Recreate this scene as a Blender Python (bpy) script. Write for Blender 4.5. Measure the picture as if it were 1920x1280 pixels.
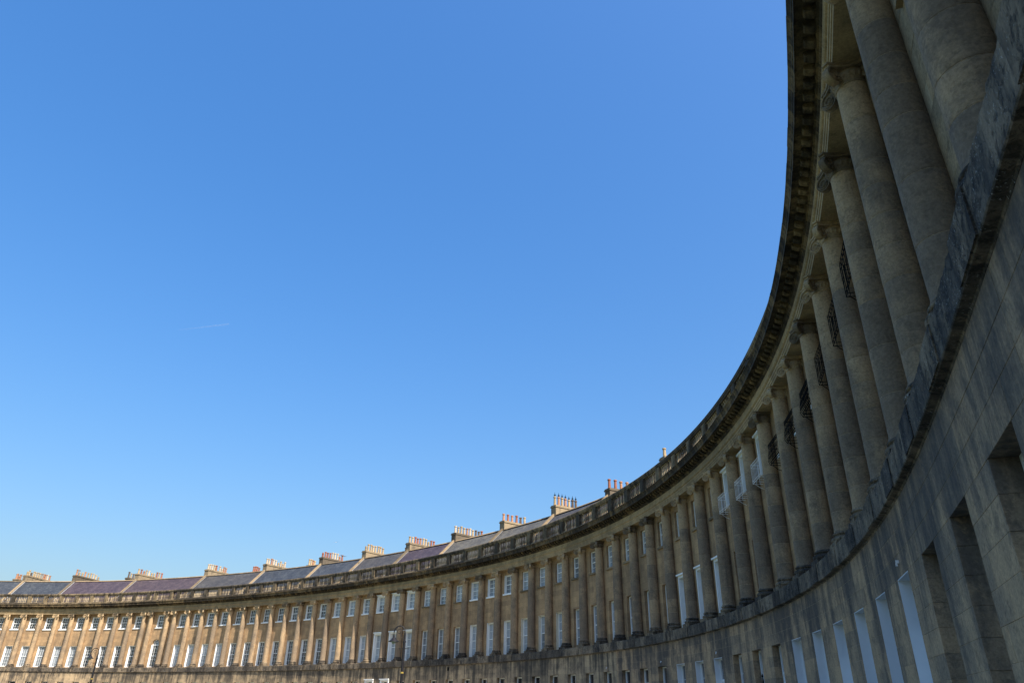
import bpy, math, random
import numpy as np
from mathutils import Vector, Matrix

R = math.radians
random.seed(7)
scene = bpy.context.scene
for o in list(bpy.data.objects):
    bpy.data.objects.remove(o)
COL = scene.collection

# ------------------------------------------------------------------ camera
EYE = Vector((83.264, -71.440, 1.60))
YAW, PITCH, ROLL, FPX = 2.006685, 0.475592, 0.019717, 1338.41
fwd = Vector((math.cos(PITCH)*math.cos(YAW), math.cos(PITCH)*math.sin(YAW), math.sin(PITCH)))
r0 = Vector((math.sin(YAW), -math.cos(YAW), 0)); u0 = r0.cross(fwd)
cr = math.cos(ROLL)*r0 + math.sin(ROLL)*u0
cu = -math.sin(ROLL)*r0 + math.cos(ROLL)*u0
cam_d = bpy.data.cameras.new('camera'); cam = bpy.data.objects.new('camera', cam_d); COL.objects.link(cam)
cam_d.sensor_width = 36; cam_d.lens = FPX/1920*36; cam_d.clip_start = 0.05; cam_d.clip_end = 60000
M = Matrix.Identity(4)
for i in range(3):
    M[i][0], M[i][1], M[i][2], M[i][3] = cr[i], cu[i], -fwd[i], EYE[i]
cam.matrix_world = M
scene.camera = cam

# ------------------------------------------------------------------ light
SUN_AZ, SUN_EL = -0.465, R(47)
sun_dir = Vector((math.cos(SUN_EL)*math.cos(SUN_AZ), math.cos(SUN_EL)*math.sin(SUN_AZ), math.sin(SUN_EL)))
w = bpy.data.worlds.new('World'); scene.world = w; w.use_nodes = True
nt = w.node_tree; nt.nodes.clear()
sky = nt.nodes.new('ShaderNodeTexSky'); sky.sky_type = 'NISHITA'; sky.sun_disc = False
sky.sun_elevation = SUN_EL; sky.sun_rotation = math.atan2(sun_dir.x, sun_dir.y)
sky.altitude = 0; sky.air_density = 1.6; sky.dust_density = 4.0; sky.ozone_density = 9.0
bg = nt.nodes.new('ShaderNodeBackground'); bg.inputs[1].default_value = 0.13
wo = nt.nodes.new('ShaderNodeOutputWorld')
hs = nt.nodes.new('ShaderNodeHueSaturation'); hs.inputs['Saturation'].default_value = 1.40; hs.inputs['Hue'].default_value = 0.51
ga = nt.nodes.new('ShaderNodeGamma'); ga.inputs[1].default_value = 0.75      # film-like shoulder for the whole sky
nt.links.new(sky.outputs[0], ga.inputs[0]); nt.links.new(ga.outputs[0], hs.inputs['Color']); nt.links.new(hs.outputs[0], bg.inputs[0]); nt.links.new(bg.outputs[0], wo.inputs[0])
sl = bpy.data.lights.new('sun', 'SUN'); sl.energy = 3.7; sl.angle = R(0.5); sl.color = (1.0, 0.93, 0.82)
so = bpy.data.objects.new('sun', sl); COL.objects.link(so)
so.rotation_euler = sun_dir.to_track_quat('Z', 'Y').to_euler()
scene.view_settings.view_transform = 'Standard'; scene.view_settings.look = 'None'
scene.view_settings.gamma = 1; scene.view_settings.exposure = 1.33
scene.render.engine = 'CYCLES'

# ------------------------------------------------------------------ plan of the crescent
KN = [-35, -15, 5, 25, 45, 65, 80, 95, 105, 113, 121, 135.]
KV = [-0.009995, -0.016173, -0.006790, -0.009458, -0.008110, -0.017099, -0.018332, -0.016654, -0.018909, -0.013641, -0.002226, -0.002232]
SG = np.linspace(-50, 150, 4001); _h = SG[1]-SG[0]
_k = np.interp(SG, KN, KV)
TG = np.concatenate([[0], np.cumsum((_k[1:]+_k[:-1])/2*_h)]); TG -= np.interp(0, SG, TG)
_c, _s = np.cos(TG), np.sin(TG)
XG = np.concatenate([[0], np.cumsum((_c[1:]+_c[:-1])/2*_h)]); XG -= np.interp(0, SG, XG)
YG = np.concatenate([[0], np.cumsum((_s[1:]+_s[:-1])/2*_h)]); YG -= np.interp(0, SG, YG)
def T(s): return float(np.interp(s, SG, TG))
def P(s, off=0.0, z=0.0):
    t = T(s)
    return Vector((float(np.interp(s, SG, XG))+off*math.sin(t), float(np.interp(s, SG, YG))-off*math.cos(t), z))
BAY, HG, PG = 2.5, 1.4775, 1.257
def Rc(i): return HG if i == 1 else HG+PG+(i-2)*BAY
def Lc(i): return -Rc(i)

# heights and offsets (metres; offsets are measured outward from the column axis)
Z_STR, Z_STT, Z_SH, Z_NK, Z_AR, Z_CO, Z_BAL = 4.95, 5.50, 5.917, 11.753, 12.166, 13.42, 14.841
O_GW, O_UW = 0.372, -0.22

# ------------------------------------------------------------------ mesh helpers
class MB:
    def __init__(s): s.v = []; s.f = []; s.uv = []
    def quad(s, a, b, c, d, uv=None):
        n = len(s.v); s.v += [tuple(a), tuple(b), tuple(c), tuple(d)]; s.f.append((n, n+1, n+2, n+3)); s.uv.append(uv)
    def poly(s, pts, uv=None):
        n = len(s.v); s.v += [tuple(p) for p in pts]; s.f.append(tuple(range(n, n+len(pts)))); s.uv.append(uv)
    def box(s, x0, x1, y0, y1, z0, z1):
        n = len(s.v)
        s.v += [(x0,y0,z0),(x1,y0,z0),(x1,y1,z0),(x0,y1,z0),(x0,y0,z1),(x1,y0,z1),(x1,y1,z1),(x0,y1,z1)]
        for f in ((0,3,2,1),(4,5,6,7),(0,1,5,4),(1,2,6,5),(2,3,7,6),(3,0,4,7)):
            s.f.append(tuple(n+i for i in f)); s.uv.append(None)
    def lathe(s, prof, seg=24, cx=0, cy=0, cap=True):
        n = len(s.v)
        for r, z in prof:
            for k in range(seg):
                a = 2*math.pi*k/seg; s.v.append((cx+r*math.cos(a), cy+r*math.sin(a), z))
        for i in range(len(prof)-1):
            for k in range(seg):
                k2 = (k+1) % seg
                s.f.append((n+i*seg+k, n+i*seg+k2, n+(i+1)*seg+k2, n+(i+1)*seg+k)); s.uv.append(None)
        if cap:
            s.f.append(tuple(n+k for k in reversed(range(seg)))); s.uv.append(None)
            m = n+(len(prof)-1)*seg; s.f.append(tuple(m+k for k in range(seg))); s.uv.append(None)
    def tube(s, pts, rad, seg=6, cap=True):
        n = len(s.v); pts = [Vector(p) for p in pts]
        if not hasattr(rad, '__len__'): rad = [rad]*len(pts)
        for i, p in enumerate(pts):
            d = (pts[min(i+1, len(pts)-1)]-pts[max(i-1, 0)]).normalized()
            a = d.cross(Vector((0,0,1)))
            if a.length < 1e-3: a = d.cross(Vector((1,0,0)))
            a.normalize(); b = d.cross(a)
            for k in range(seg):
                t = 2*math.pi*k/seg; q = p+(a*math.cos(t)+b*math.sin(t))*rad[i]; s.v.append(tuple(q))
        for i in range(len(pts)-1):
            for k in range(seg):
                k2 = (k+1) % seg
                s.f.append((n+i*seg+k, n+i*seg+k2, n+(i+1)*seg+k2, n+(i+1)*seg+k)); s.uv.append(None)
        if cap:
            s.f.append(tuple(n+k for k in reversed(range(seg)))); s.uv.append(None)
            m = n+(len(pts)-1)*seg; s.f.append(tuple(m+k for k in range(seg))); s.uv.append(None)
    def sweep(s, prof, s0, s1, org, ds=0.42, cap=True):
        """closed profile [(off, z)] swept along the plan curve"""
        k = max(1, int(math.ceil((s1-s0)/ds))); n = len(s.v); m = len(prof)
        for i in range(k+1):
            ss = s0+(s1-s0)*i/k
            for off, z in prof: s.v.append(tuple(P(ss, off, z)-org))
        for i in range(k):
            for j in range(m):
                j2 = (j+1) % m
                s.f.append((n+i*m+j, n+(i+1)*m+j, n+(i+1)*m+j2, n+i*m+j2)); s.uv.append(None)
        if cap:
            s.f.append(tuple(n+j for j in range(m))); s.uv.append(None)
            s.f.append(tuple(n+k*m+j for j in reversed(range(m)))); s.uv.append(None)
    def jitter(s, amp, seed, zmin=-1e9):
        from mathutils import noise as mn
        for i, v in enumerate(s.v):
            if v[2] > zmin:
                q = Vector(v)*9+Vector((seed*7.1, seed*3.3, seed)); n = mn.noise_vector(q)+.5*mn.noise_vector(q*2.7)
                s.v[i] = (v[0]+n.x*amp, v[1]+n.y*amp, v[2]+n.z*amp)
    def mesh(s, name, mat, smooth=None):
        me = bpy.data.meshes.new(name); me.from_pydata(s.v, [], s.f)
        if any(u is not None for u in s.uv):
            ul = me.uv_layers.new(name='UVMap'); i = 0
            for f, u in zip(s.f, s.uv):
                for k in range(len(f)):
                    ul.data[i].uv = u[k] if u is not None else (0, 0); i += 1
        me.materials.append(mat)
        if smooth:
            me.polygons.foreach_set('use_smooth', [True]*len(me.polygons)); me.set_sharp_from_angle(angle=R(smooth))
        me.update(); return me

def put(name, me, parent=None, loc=(0,0,0), rz=0.0):
    o = bpy.data.objects.new(name, me); COL.objects.link(o)
    o.location = loc; o.rotation_euler = (0, 0, rz)
    if parent is not None: o.parent = parent
    return o
def tag(o, label, cat=None, group=None, kind=None):
    o['label'] = label
    if cat: o['category'] = cat
    if group: o['group'] = group
    if kind: o['kind'] = kind
    return o

# ------------------------------------------------------------------ materials
def mat_new(name):
    m = bpy.data.materials.new(name); m.use_nodes = True; n = m.node_tree; n.nodes.clear()
    out = n.nodes.new('ShaderNodeOutputMaterial'); b = n.nodes.new('ShaderNodeBsdfPrincipled')
    n.links.new(b.outputs[0], out.inputs[0]); return m, n, b
class G:
    def __init__(s, nt): s.nt = nt
    def n(s, t, **k):
        x = s.nt.nodes.new(t)
        for a, b in k.items(): setattr(x, a, b)
        return x
    def l(s, a, b): s.nt.links.new(a, b)
    def noise(s, vec, sc=(1,1,1), scale=1.0, detail=5, rough=0.6, dist=0.0, off=(0,0,0)):
        mp = s.n('ShaderNodeMapping'); mp.inputs['Scale'].default_value = sc; mp.inputs['Location'].default_value = off; s.l(vec, mp.inputs[0])
        x = s.n('ShaderNodeTexNoise'); x.inputs['Scale'].default_value = scale; x.inputs['Detail'].default_value = detail
        x.inputs['Roughness'].default_value = rough; x.inputs['Distortion'].default_value = dist; s.l(mp.outputs[0], x.inputs['Vector'])
        return x.outputs['Fac']
    def ramp(s, v, a, b, lo=0.0, hi=1.0):
        x = s.n('ShaderNodeMapRange'); x.interpolation_type = 'SMOOTHSTEP'
        x.inputs[1].default_value = a; x.inputs[2].default_value = b; x.inputs[3].default_value = lo; x.inputs[4].default_value = hi
        s.l(v, x.inputs[0]); return x.outputs[0]
    def math(s, op, a, b=None):
        x = s.n('ShaderNodeMath', operation=op)
        for i, q in enumerate((a, b)):
            if q is None: continue
            if isinstance(q, (int, float)): x.inputs[i].default_value = q
            else: s.l(q, x.inputs[i])
        return x.outputs[0]
    def mix(s, f, a, b, mode='MIX'):
        x = s.n('ShaderNodeMix', data_type='RGBA', blend_type=mode)
        for i, q in ((0, f), (6, a), (7, b)):
            if isinstance(q, (int, float)): x.inputs[i].default_value = q
            elif isinstance(q, tuple): x.inputs[i].default_value = (*q, 1)
            else: s.l(q, x.inputs[i])
        return x.outputs[2]

def stone(name, clean=(.43,.315,.19), dirty=(.20,.165,.12), black=(.045,.042,.038), dirt=0.5, crust=0.3, rnd=0.25,
          brick=None, clean_top=None, crust_z=None, streak=(2.4,2.4,.16), bump=0.35, swap=0.0, pits=0.0, lichen=0.0):
    m, nt_, b = mat_new(name); g = G(nt_)
    pos = g.n('ShaderNodeNewGeometry').outputs['Position']
    oi = g.n('ShaderNodeObjectInfo').outputs['Random']
    big = g.noise(pos, scale=.33, detail=4, rough=.6)
    med = g.noise(pos, scale=1.7, detail=6, rough=.65, dist=.4, off=(31,7,3))
    stk = g.noise(pos, sc=streak, scale=1.0, detail=5, rough=.6, dist=.15, off=(5,11,0))
    stk2 = g.noise(pos, sc=(streak[0]*2.3, streak[1]*2.3, streak[2]*1.5), scale=1.0, detail=4, rough=.65, off=(15,1,4))
    fine = g.noise(pos, scale=22, detail=7, rough=.72)
    d = g.math('ADD', g.math('MULTIPLY', big, .35), g.math('ADD', g.math('MULTIPLY', med, .3), g.math('MULTIPLY', stk, .35)))
    if rnd: d = g.math('ADD', d, g.math('MULTIPLY', g.math('SUBTRACT', oi, .5), rnd))
    if clean_top:
        sx = g.n('ShaderNodeSeparateXYZ'); g.l(pos, sx.inputs[0])
        zz = g.math('ADD', sx.outputs[2], g.math('MULTIPLY', g.math('SUBTRACT', stk, .5), 2.2))
        d = g.math('SUBTRACT', d, g.ramp(zz, clean_top[0], clean_top[1], 0, .22))
    f = g.ramp(d, .62-.30*dirt-.09, .62-.30*dirt+.13)
    col = g.mix(f, clean, dirty)
    if swap:   # replaced stones of a paler, yellower cut
        col = g.mix(g.math('MULTIPLY', g.math('GREATER_THAN', oi, 1-swap), .75), col, (clean[0]*1.05, clean[1]*1.02, clean[2]*.98))
    c2 = g.math('ADD', g.math('MULTIPLY', stk2, .34), g.math('ADD', g.math('MULTIPLY', stk, .30), g.math('ADD', g.math('MULTIPLY', big, .16), g.math('MULTIPLY', med, .20))))
    if crust_z:   # soot runs hanging below the projecting course
        sx = g.n('ShaderNodeSeparateXYZ'); g.l(pos, sx.inputs[0])
        c2 = g.math('ADD', c2, g.ramp(g.math('ADD', sx.outputs[2], g.math('MULTIPLY', g.math('SUBTRACT', stk, .5), 2.5)), crust_z[0], crust_z[1], 0, crust_z[2]))
    col = g.mix(g.ramp(c2, .70-.32*crust-.07, .70-.32*crust+.11, 0, .88), col, black)
    if brick:
        uv = g.n('ShaderNodeUVMap'); bt = g.n('ShaderNodeTexBrick'); g.l(uv.outputs[0], bt.inputs['Vector'])
        bt.inputs['Scale'].default_value = 1; bt.inputs['Mortar Size'].default_value = .006; bt.inputs['Mortar Smooth'].default_value = .3
        bt.inputs['Brick Width'].default_value = brick[0]; bt.inputs['Row Height'].default_value = brick[1]
        bt.inputs['Color1'].default_value = (.72,.72,.74,1); bt.inputs['Color2'].default_value = (1.12,1.10,1.04,1); bt.inputs['Mortar'].default_value = (.62,.60,.56,1)
        bt.inputs['Bias'].default_value = 0.0
        col = g.mix(.8, col, bt.outputs['Color'], 'MULTIPLY')
    if pits:   # pocked, flaking patches a few centimetres across
        pk = g.noise(pos, scale=8.5, detail=7, rough=.75, dist=.6, off=(3,9,27)); pk2 = g.noise(pos, scale=2.1, detail=3, off=(9,2,13))
        pf = g.math('MULTIPLY', g.ramp(g.math('ADD', g.math('MULTIPLY', pk, .65), g.math('MULTIPLY', pk2, .35)), .50, .60), .75*pits)
        col = g.mix(pf, col, black)
        ps = g.math('MULTIPLY', g.ramp(g.math('ADD', g.math('MULTIPLY', pk, .6), g.math('MULTIPLY', pk2, .4)), .44, .36), .5*pits)
        col = g.mix(ps, col, (clean[0]*1.1, clean[1]*1.08, clean[2]*1.0))
    if lichen:
        lc = g.noise(pos, scale=38, detail=3, rough=.6, off=(1,2,3)); lm = g.noise(pos, scale=2.6, detail=3, off=(8,8,1))
        col = g.mix(g.math('MULTIPLY', g.math('MULTIPLY', g.ramp(lc, .60, .66), g.ramp(lm, .46, .60)), lichen), col, (.55,.54,.50))
    val = g.ramp(fine, .25, .75, .70, 1.24)
    vv = g.n('ShaderNodeCombineColor'); 
    for i in range(3): g.l(val, vv.inputs[i])
    col = g.mix(1.0, col, vv.outputs[0], 'MULTIPLY')
    g.l(col, b.inputs['Base Color']); b.inputs['Roughness'].default_value = .92
    b.inputs['Specular IOR Level'].default_value = .2
    pit = g.noise(pos, scale=60, detail=4, rough=.7)
    if pits: pit = g.math('SUBTRACT', pit, g.math('MULTIPLY', pf, 2.5))
    h = g.math('ADD', g.math('MULTIPLY', fine, .6), g.math('ADD', g.math('MULTIPLY', pit, .25), g.math('MULTIPLY', med, .9)))
    bp = g.n('ShaderNodeBump'); bp.inputs['Strength'].default_value = bump; bp.inputs['Distance'].default_value = .02
    g.l(h, bp.inputs['Height']); g.l(bp.outputs[0], b.inputs['Normal'])
    return m

def plain(name, col, rough=.5, spec=.5, var=.12, metal=0.0, scale=6.0, coat=0.0):
    m, nt_, b = mat_new(name); g = G(nt_)
    pos = g.n('ShaderNodeNewGeometry').outputs['Position']
    oi = g.n('ShaderNodeObjectInfo').outputs['Random']
    n = g.math('ADD', g.noise(pos, scale=scale, detail=5), g.math('MULTIPLY', g.math('SUBTRACT', oi, .5), .35))
    v = g.ramp(n, .2, .8, 1-var, 1+var)
    vv = g.n('ShaderNodeCombineColor')
    for i in range(3): g.l(v, vv.inputs[i])
    g.l(g.mix(1.0, col, vv.outputs[0], 'MULTIPLY'), b.inputs['Base Color'])
    b.inputs['Roughness'].default_value = rough; b.inputs['Specular IOR Level'].default_value = spec
    b.inputs['Metallic'].default_value = metal; b.inputs['Coat Weight'].default_value = coat; b.inputs['Coat Roughness'].default_value = .03
    return m

MS = {}
MS['wall_up'] = stone('upper_wall_stone', clean=(.47,.305,.165), dirty=(.28,.188,.11), dirt=.50, crust=.04, brick=(.85,.36), rnd=.1)
MS['wall_gr'] = stone('ground_wall_stone', clean=(.47,.345,.21), dirty=(.235,.18,.118), black=(.06,.053,.045), dirt=.52, crust=.36, brick=(.9,.352), rnd=.1, crust_z=(2.6,5.2,.14), streak=(1.8,1.8,.13))
MS['ashlar'] = stone('ashlar_stone', clean=(.50,.33,.18), dirty=(.265,.193,.124), black=(.078,.066,.055), dirt=.56, crust=.43, rnd=.14, swap=.08, crust_z=(2.4,5.0,.11), streak=(1.25,1.25,.11), pits=.5)
MS['ashlar_up'] = stone('upper_ashlar_stone', clean=(.40,.285,.165), dirty=(.22,.17,.11), black=(.07,.06,.05), dirt=.5, crust=.2, rnd=.10, swap=.05, pits=.6, streak=(2,2,.7))
MS['mortar'] = stone('lime_mortar', clean=(.46,.35,.225), dirty=(.26,.20,.13), dirt=.45, crust=.1, rnd=0, bump=.5)
MS['column'] = stone('column_stone', clean=(.42,.29,.165), dirty=(.205,.153,.105), black=(.06,.05,.041), dirt=.66, crust=.30, rnd=.12, bump=.55, clean_top=(9.5,12.0), streak=(2.0,2.0,.22), pits=.45)
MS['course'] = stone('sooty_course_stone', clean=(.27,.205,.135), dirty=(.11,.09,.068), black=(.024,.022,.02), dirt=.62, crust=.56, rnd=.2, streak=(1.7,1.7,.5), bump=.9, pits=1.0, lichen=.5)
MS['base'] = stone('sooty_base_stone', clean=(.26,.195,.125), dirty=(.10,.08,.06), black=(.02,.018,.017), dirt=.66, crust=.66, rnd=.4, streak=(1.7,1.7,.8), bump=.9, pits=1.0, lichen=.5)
MS['capital'] = stone('capital_stone', clean=(.46,.33,.19), dirty=(.16,.12,.078), black=(.03,.026,.021), dirt=.46, crust=.28, rnd=.25, streak=(2.5,2.5,.9))
MS['entab'] = stone('entablature_stone', clean=(.46,.325,.175), dirty=(.25,.185,.108), dirt=.5, crust=.2, rnd=.08, streak=(1.6,1.6,.5), pits=.3)
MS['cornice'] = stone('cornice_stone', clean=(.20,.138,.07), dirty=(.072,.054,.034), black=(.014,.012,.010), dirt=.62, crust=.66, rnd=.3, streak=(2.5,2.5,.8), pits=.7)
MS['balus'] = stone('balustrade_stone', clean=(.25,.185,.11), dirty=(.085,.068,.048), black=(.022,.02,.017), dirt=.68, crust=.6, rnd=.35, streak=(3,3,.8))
MS['baluster'] = stone('baluster_stone', clean=(.36,.28,.18), dirty=(.13,.10,.07), dirt=.5, crust=.35, rnd=.6, streak=(3,3,1))
MS['coping'] = stone('coping_stone', clean=(.30,.215,.125), dirty=(.14,.108,.07), dirt=.5, crust=.25, rnd=.25, streak=(1.5,1.5,1.5))
MS['chim'] = stone('chimney_stone', clean=(.27,.205,.13), dirty=(.12,.095,.068), dirt=.58, crust=.42, rnd=.3, brick=None)
MS['white'] = plain('white_gloss_paint', (.80,.80,.78), .35, .5, .05)
MS['reveal'] = plain('white_reveal_paint', (.74,.75,.75), .55, .3, .05, scale=2)
MS['cream'] = plain('cream_paint', (.66,.60,.48), .5, .4, .06)
MS['black'] = plain('black_iron_paint', (.008,.008,.008), .8, .06, .1)
MS['lamp_iron'] = plain('lamp_post_paint', (.010,.009,.011), .55, .25, .1)
MS['gold'] = plain('gilded_band', (.62,.42,.10), .35, .5, .05, metal=.6)
MS['glass'] = plain('dark_window_glass', (.018,.021,.026), .03, .6, .3, coat=1.0, scale=1.5)
MS['blind'] = plain('window_glass_over_blind', (.32,.345,.37), .25, .5, .14, coat=1.0, scale=1.2)
MS['curtain'] = plain('window_glass_over_curtain', (.20,.22,.24), .2, .5, .35, coat=1.0, scale=2.5)
MS['lead'] = plain('grey_lead', (.22,.225,.235), .6, .4, .2)
POTS = {'cream': plain('cream_clay', (.37,.27,.155), .85, .3, .2), 'red': plain('red_clay', (.26,.10,.06), .85, .3, .25),
        'orange': plain('orange_clay', (.34,.17,.095), .85, .3, .2), 'pale': plain('pale_clay', (.42,.335,.235), .85, .3, .15), 'dark': plain('sooty_clay', (.10,.07,.05), .85, .3, .25)}
def slate(name, col):
    m, nt_, b = mat_new(name); g = G(nt_)
    uv = g.n('ShaderNodeUVMap'); bt = g.n('ShaderNodeTexBrick'); g.l(uv.outputs[0], bt.inputs['Vector'])
    bt.inputs['Scale'].default_value = 1; bt.inputs['Mortar Size'].default_value = .008; bt.inputs['Brick Width'].default_value = .28; bt.inputs['Row Height'].default_value = .2
    bt.inputs['Color1'].default_value = (.75,.75,.78,1); bt.inputs['Color2'].default_value = (1.2,1.17,1.12,1); bt.inputs['Mortar'].default_value = (.5,.5,.5,1)
    pos = g.n('ShaderNodeNewGeometry').outputs['Position']
    n = g.noise(pos, scale=.9, detail=6, rough=.65); n2 = g.noise(pos, scale=7, detail=6, rough=.7)
    c = g.mix(g.ramp(n, .35, .7), col, (col[0]*1.4+.008, col[1]*1.4+.008, col[2]*1.35+.006))
    c = g.mix(g.math('MULTIPLY', g.ramp(n2, .58, .70), .5), c, (.16,.145,.12))
    c = g.mix(1.0, c, bt.outputs['Color'], 'MULTIPLY')
    g.l(c, b.inputs['Base Color']); b.inputs['Roughness'].default_value = .6; b.inputs['Specular IOR Level'].default_value = .35
    bp = g.n('ShaderNodeBump'); bp.inputs['Strength'].default_value = .4; bp.inputs['Distance'].default_value = .02; g.l(bt.outputs['Fac'], bp.inputs['Height']); bp.invert = True
    g.l(bp.outputs[0], b.inputs['Normal']); return m
SL = {'blue': slate('blue_grey_slate', (.040,.045,.054)), 'purple': slate('purple_slate', (.052,.038,.048)), 'grey': slate('grey_slate', (.053,.050,.050)),
      'plum': slate('plum_slate', (.058,.041,.047)), 'pale': slate('pale_grey_slate', (.09,.083,.07)), 'dark': slate('dark_slate', (.036,.041,.05))}

def ground_mat(name, a, b_, scale, fine, rough=.9, bump=.4):
    m, nt_, b = mat_new(name); g = G(nt_); pos = g.n('ShaderNodeNewGeometry').outputs['Position']
    n = g.noise(pos, scale=scale, detail=5); f = g.noise(pos, scale=fine, detail=6, rough=.7)
    g.l(g.mix(g.ramp(g.math('ADD', g.math('MULTIPLY', n, .5), g.math('MULTIPLY', f, .5)), .35, .65), a, b_), b.inputs['Base Color'])
    b.inputs['Roughness'].default_value = rough
    bp = g.n('ShaderNodeBump'); bp.inputs['Strength'].default_value = bump; bp.inputs['Distance'].default_value = .02; g.l(f, bp.inputs['Height']); g.l(bp.outputs[0], b.inputs['Normal'])
    return m

# ------------------------------------------------------------------ setting: ground, road, pavement
g_ = MB(); g_.quad((-6000,-6000,-.16),(6000,-6000,-.16),(6000,6000,-.16),(-6000,6000,-.16))
tag(put('lawn', g_.mesh('lawn', ground_mat('grass', (.045,.075,.018), (.085,.11,.035), .15, 9))), 'mown green lawn in front of the crescent', kind='structure')
m_ = MB(); m_.sweep([(O_GW-.3,-.3),(O_GW-.3,0),(4.2,-.03),(4.2,-.3)], Lc(18), Rc(56), Vector((0,0,0)), 1.0)
tag(put('pavement', m_.mesh('pavement', ground_mat('flagstone', (.34,.29,.22), (.44,.38,.29), .6, 12))), 'flagstone pavement along the terrace', kind='structure')
m_ = MB(); m_.sweep([(4.2,-.3),(4.2,-.02),(4.36,-.02),(4.38,-.3)], Lc(18), Rc(56), Vector((0,0,0)), 1.0)
tag(put('kerb', m_.mesh('kerb', ground_mat('kerb_stone', (.22,.21,.19), (.32,.30,.27), 1, 14))), 'stone kerb along the pavement', kind='structure')
m_ = MB(); m_.sweep([(4.38,-.3),(4.38,-.14),(12.2,-.14),(12.2,-.3)], Lc(18), Rc(56), Vector((0,0,0)), 1.0)
tag(put('road', m_.mesh('road', ground_mat('stone_setts', (.17,.15,.12), (.26,.23,.185), .5, 16))), 'worn road curving past the terrace', kind='structure')

# ------------------------------------------------------------------ shared pieces
def shaft_r(z):
    t = (z-Z_SH)/(Z_NK-Z_SH)
    return .312-.042*max(0, t-.15)**1.5/.85**1.5
# full shaft (far), origin at the column axis, z absolute
m_ = MB(); prof = [(.328, Z_SH), (.328, Z_SH+.03), (shaft_r(Z_SH)+.004, Z_SH+.06)]+[(shaft_r(z), z) for z in np.linspace(Z_SH+.08, Z_NK-.02, 10)]+[(.25, Z_NK), (.25, Z_NK+.1)]
m_.lathe(prof, 28); SHAFT = m_.mesh('column_shaft', MS['column'], 40)
m_ = MB(); m_.lathe([(shaft_r(z)-.003, z) for z in np.linspace(Z_SH, Z_NK+.05, 8)], 24); CORE = m_.mesh('column_core', plain('pale_joint_mortar', (.42,.32,.20), .9, .2, .35), 40)
DRUMSETS = []
for k in range(4):
    rr = random.Random(40+k); zs = [Z_SH]
    while zs[-1] < Z_NK-.9: zs.append(zs[-1]+rr.choice([.52,.60,.68,.80,.95]))
    zs = zs[:-1] if Z_NK-zs[-1] < .35 else zs
    zs.append(Z_NK)
    ds = []
    for a, b in zip(zs, zs[1:]):
        e = .008; m_ = MB(); pr = []
        if a == Z_SH: pr += [(.328, a+.001), (.328, a+.03), (shaft_r(a)+.004, a+.06)]
        else: pr += [(shaft_r(a)-.012, a+.003), (shaft_r(a)-.0015, a+.0035), (shaft_r(a), a+e)]
        pr += [(shaft_r(z), z) for z in np.linspace(a+.09, b-e, 4)]
        pr += [(shaft_r(b)-.0015, b-.0035), (shaft_r(b)-.012, b-.003)]
        m_.lathe(pr, 40); ds.append(m_.mesh('drum', MS['column'], 40))
    DRUMSETS.append(ds)
# base
m_ = MB(); m_.box(-.42,.42,-.42,.42, Z_STT-.02, Z_STT+.15)
pr = [(.39, Z_STT+.15)]+[(.375+.055*math.cos(a), Z_STT+.215+.063*math.sin(a)) for a in np.linspace(-1.4,1.4,8)]
pr += [(.37, Z_STT+.285),(.345, Z_STT+.30),(.345, Z_STT+.325)]+[(.335+.038*math.cos(a), Z_STT+.362+.036*math.sin(a)) for a in np.linspace(-1.4,1.4,7)]+[(.328, Z_SH+.003)]
m_.lathe(pr, 32); BASE = m_.mesh('column_base', MS['base'], 40)
# capital (angular Ionic), z absolute
m_ = MB()
m_.lathe([(.262, Z_NK-.005),(.285, Z_NK+.005),(.292, Z_NK+.022),(.285, Z_NK+.04),(.268, Z_NK+.05),(.268, Z_NK+.075),(.285, Z_NK+.10),(.318, Z_NK+.155),(.335, Z_NK+.205),(.325, Z_NK+.25),(.29, Z_NK+.28),(.29, Z_AR-.07)], 32)
for k in range(22):      # eggs of the echinus
    a = 2*math.pi*(k+.5)/22; c = Vector((math.cos(a)*.318, math.sin(a)*.318, Z_NK+.175)); n0 = len(m_.v)
    for i in range(5):
        ph = -math.pi/2+math.pi*i/4
        for j in range(6):
            th = 2*math.pi*j/6
            q = Vector((math.cos(ph)*math.cos(th)*.027, math.cos(ph)*math.sin(th)*.032, math.sin(ph)*.06))
            m_.v.append((c.x+q.x*math.cos(a)-q.y*math.sin(a)+q.z*.35*math.cos(a), c.y+q.x*math.sin(a)+q.y*math.cos(a)+q.z*.35*math.sin(a), c.z+q.z))
    for i in range(4):
        for j in range(6):
            m_.f.append((n0+i*6+j, n0+i*6+(j+1)%6, n0+(i+1)*6+(j+1)%6, n0+(i+1)*6+j)); m_.uv.append(None)
def abacus(h0, h1, rc, rm, ch):
    pts = []
    for q in range(4):
        a0 = math.pi/4+q*math.pi/2; a1 = a0+math.pi/2
        c0 = Vector((math.cos(a0), math.sin(a0), 0))*rc; t0 = Vector((-math.sin(a0), math.cos(a0), 0))*ch
        c1 = Vector((math.cos(a1), math.sin(a1), 0))*rc; t1 = Vector((-math.sin(a1), math.cos(a1), 0))*-ch
        mid = Vector((math.cos((a0+a1)/2), math.sin((a0+a1)/2), 0))*rm
        p0, p1 = c0+t0, c1+t1; ctl = 2*mid-(p0+p1)/2
        for k in range(8):
            t = k/7; pts.append((1-t)**2*p0+2*t*(1-t)*ctl+t*t*p1)
    n = len(pts); b = len(m_.v)
    m_.v += [(p.x, p.y, h0) for p in pts]+[(p.x, p.y, h1) for p in pts]
    for k in range(n): m_.f.append((b+k, b+(k+1)%n, b+n+(k+1)%n, b+n+k)); m_.uv.append(None)
    m_.f.append(tuple(b+k for k in reversed(range(n)))); m_.uv.append(None)
    m_.f.append(tuple(b+n+k for k in range(n))); m_.uv.append(None)
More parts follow.
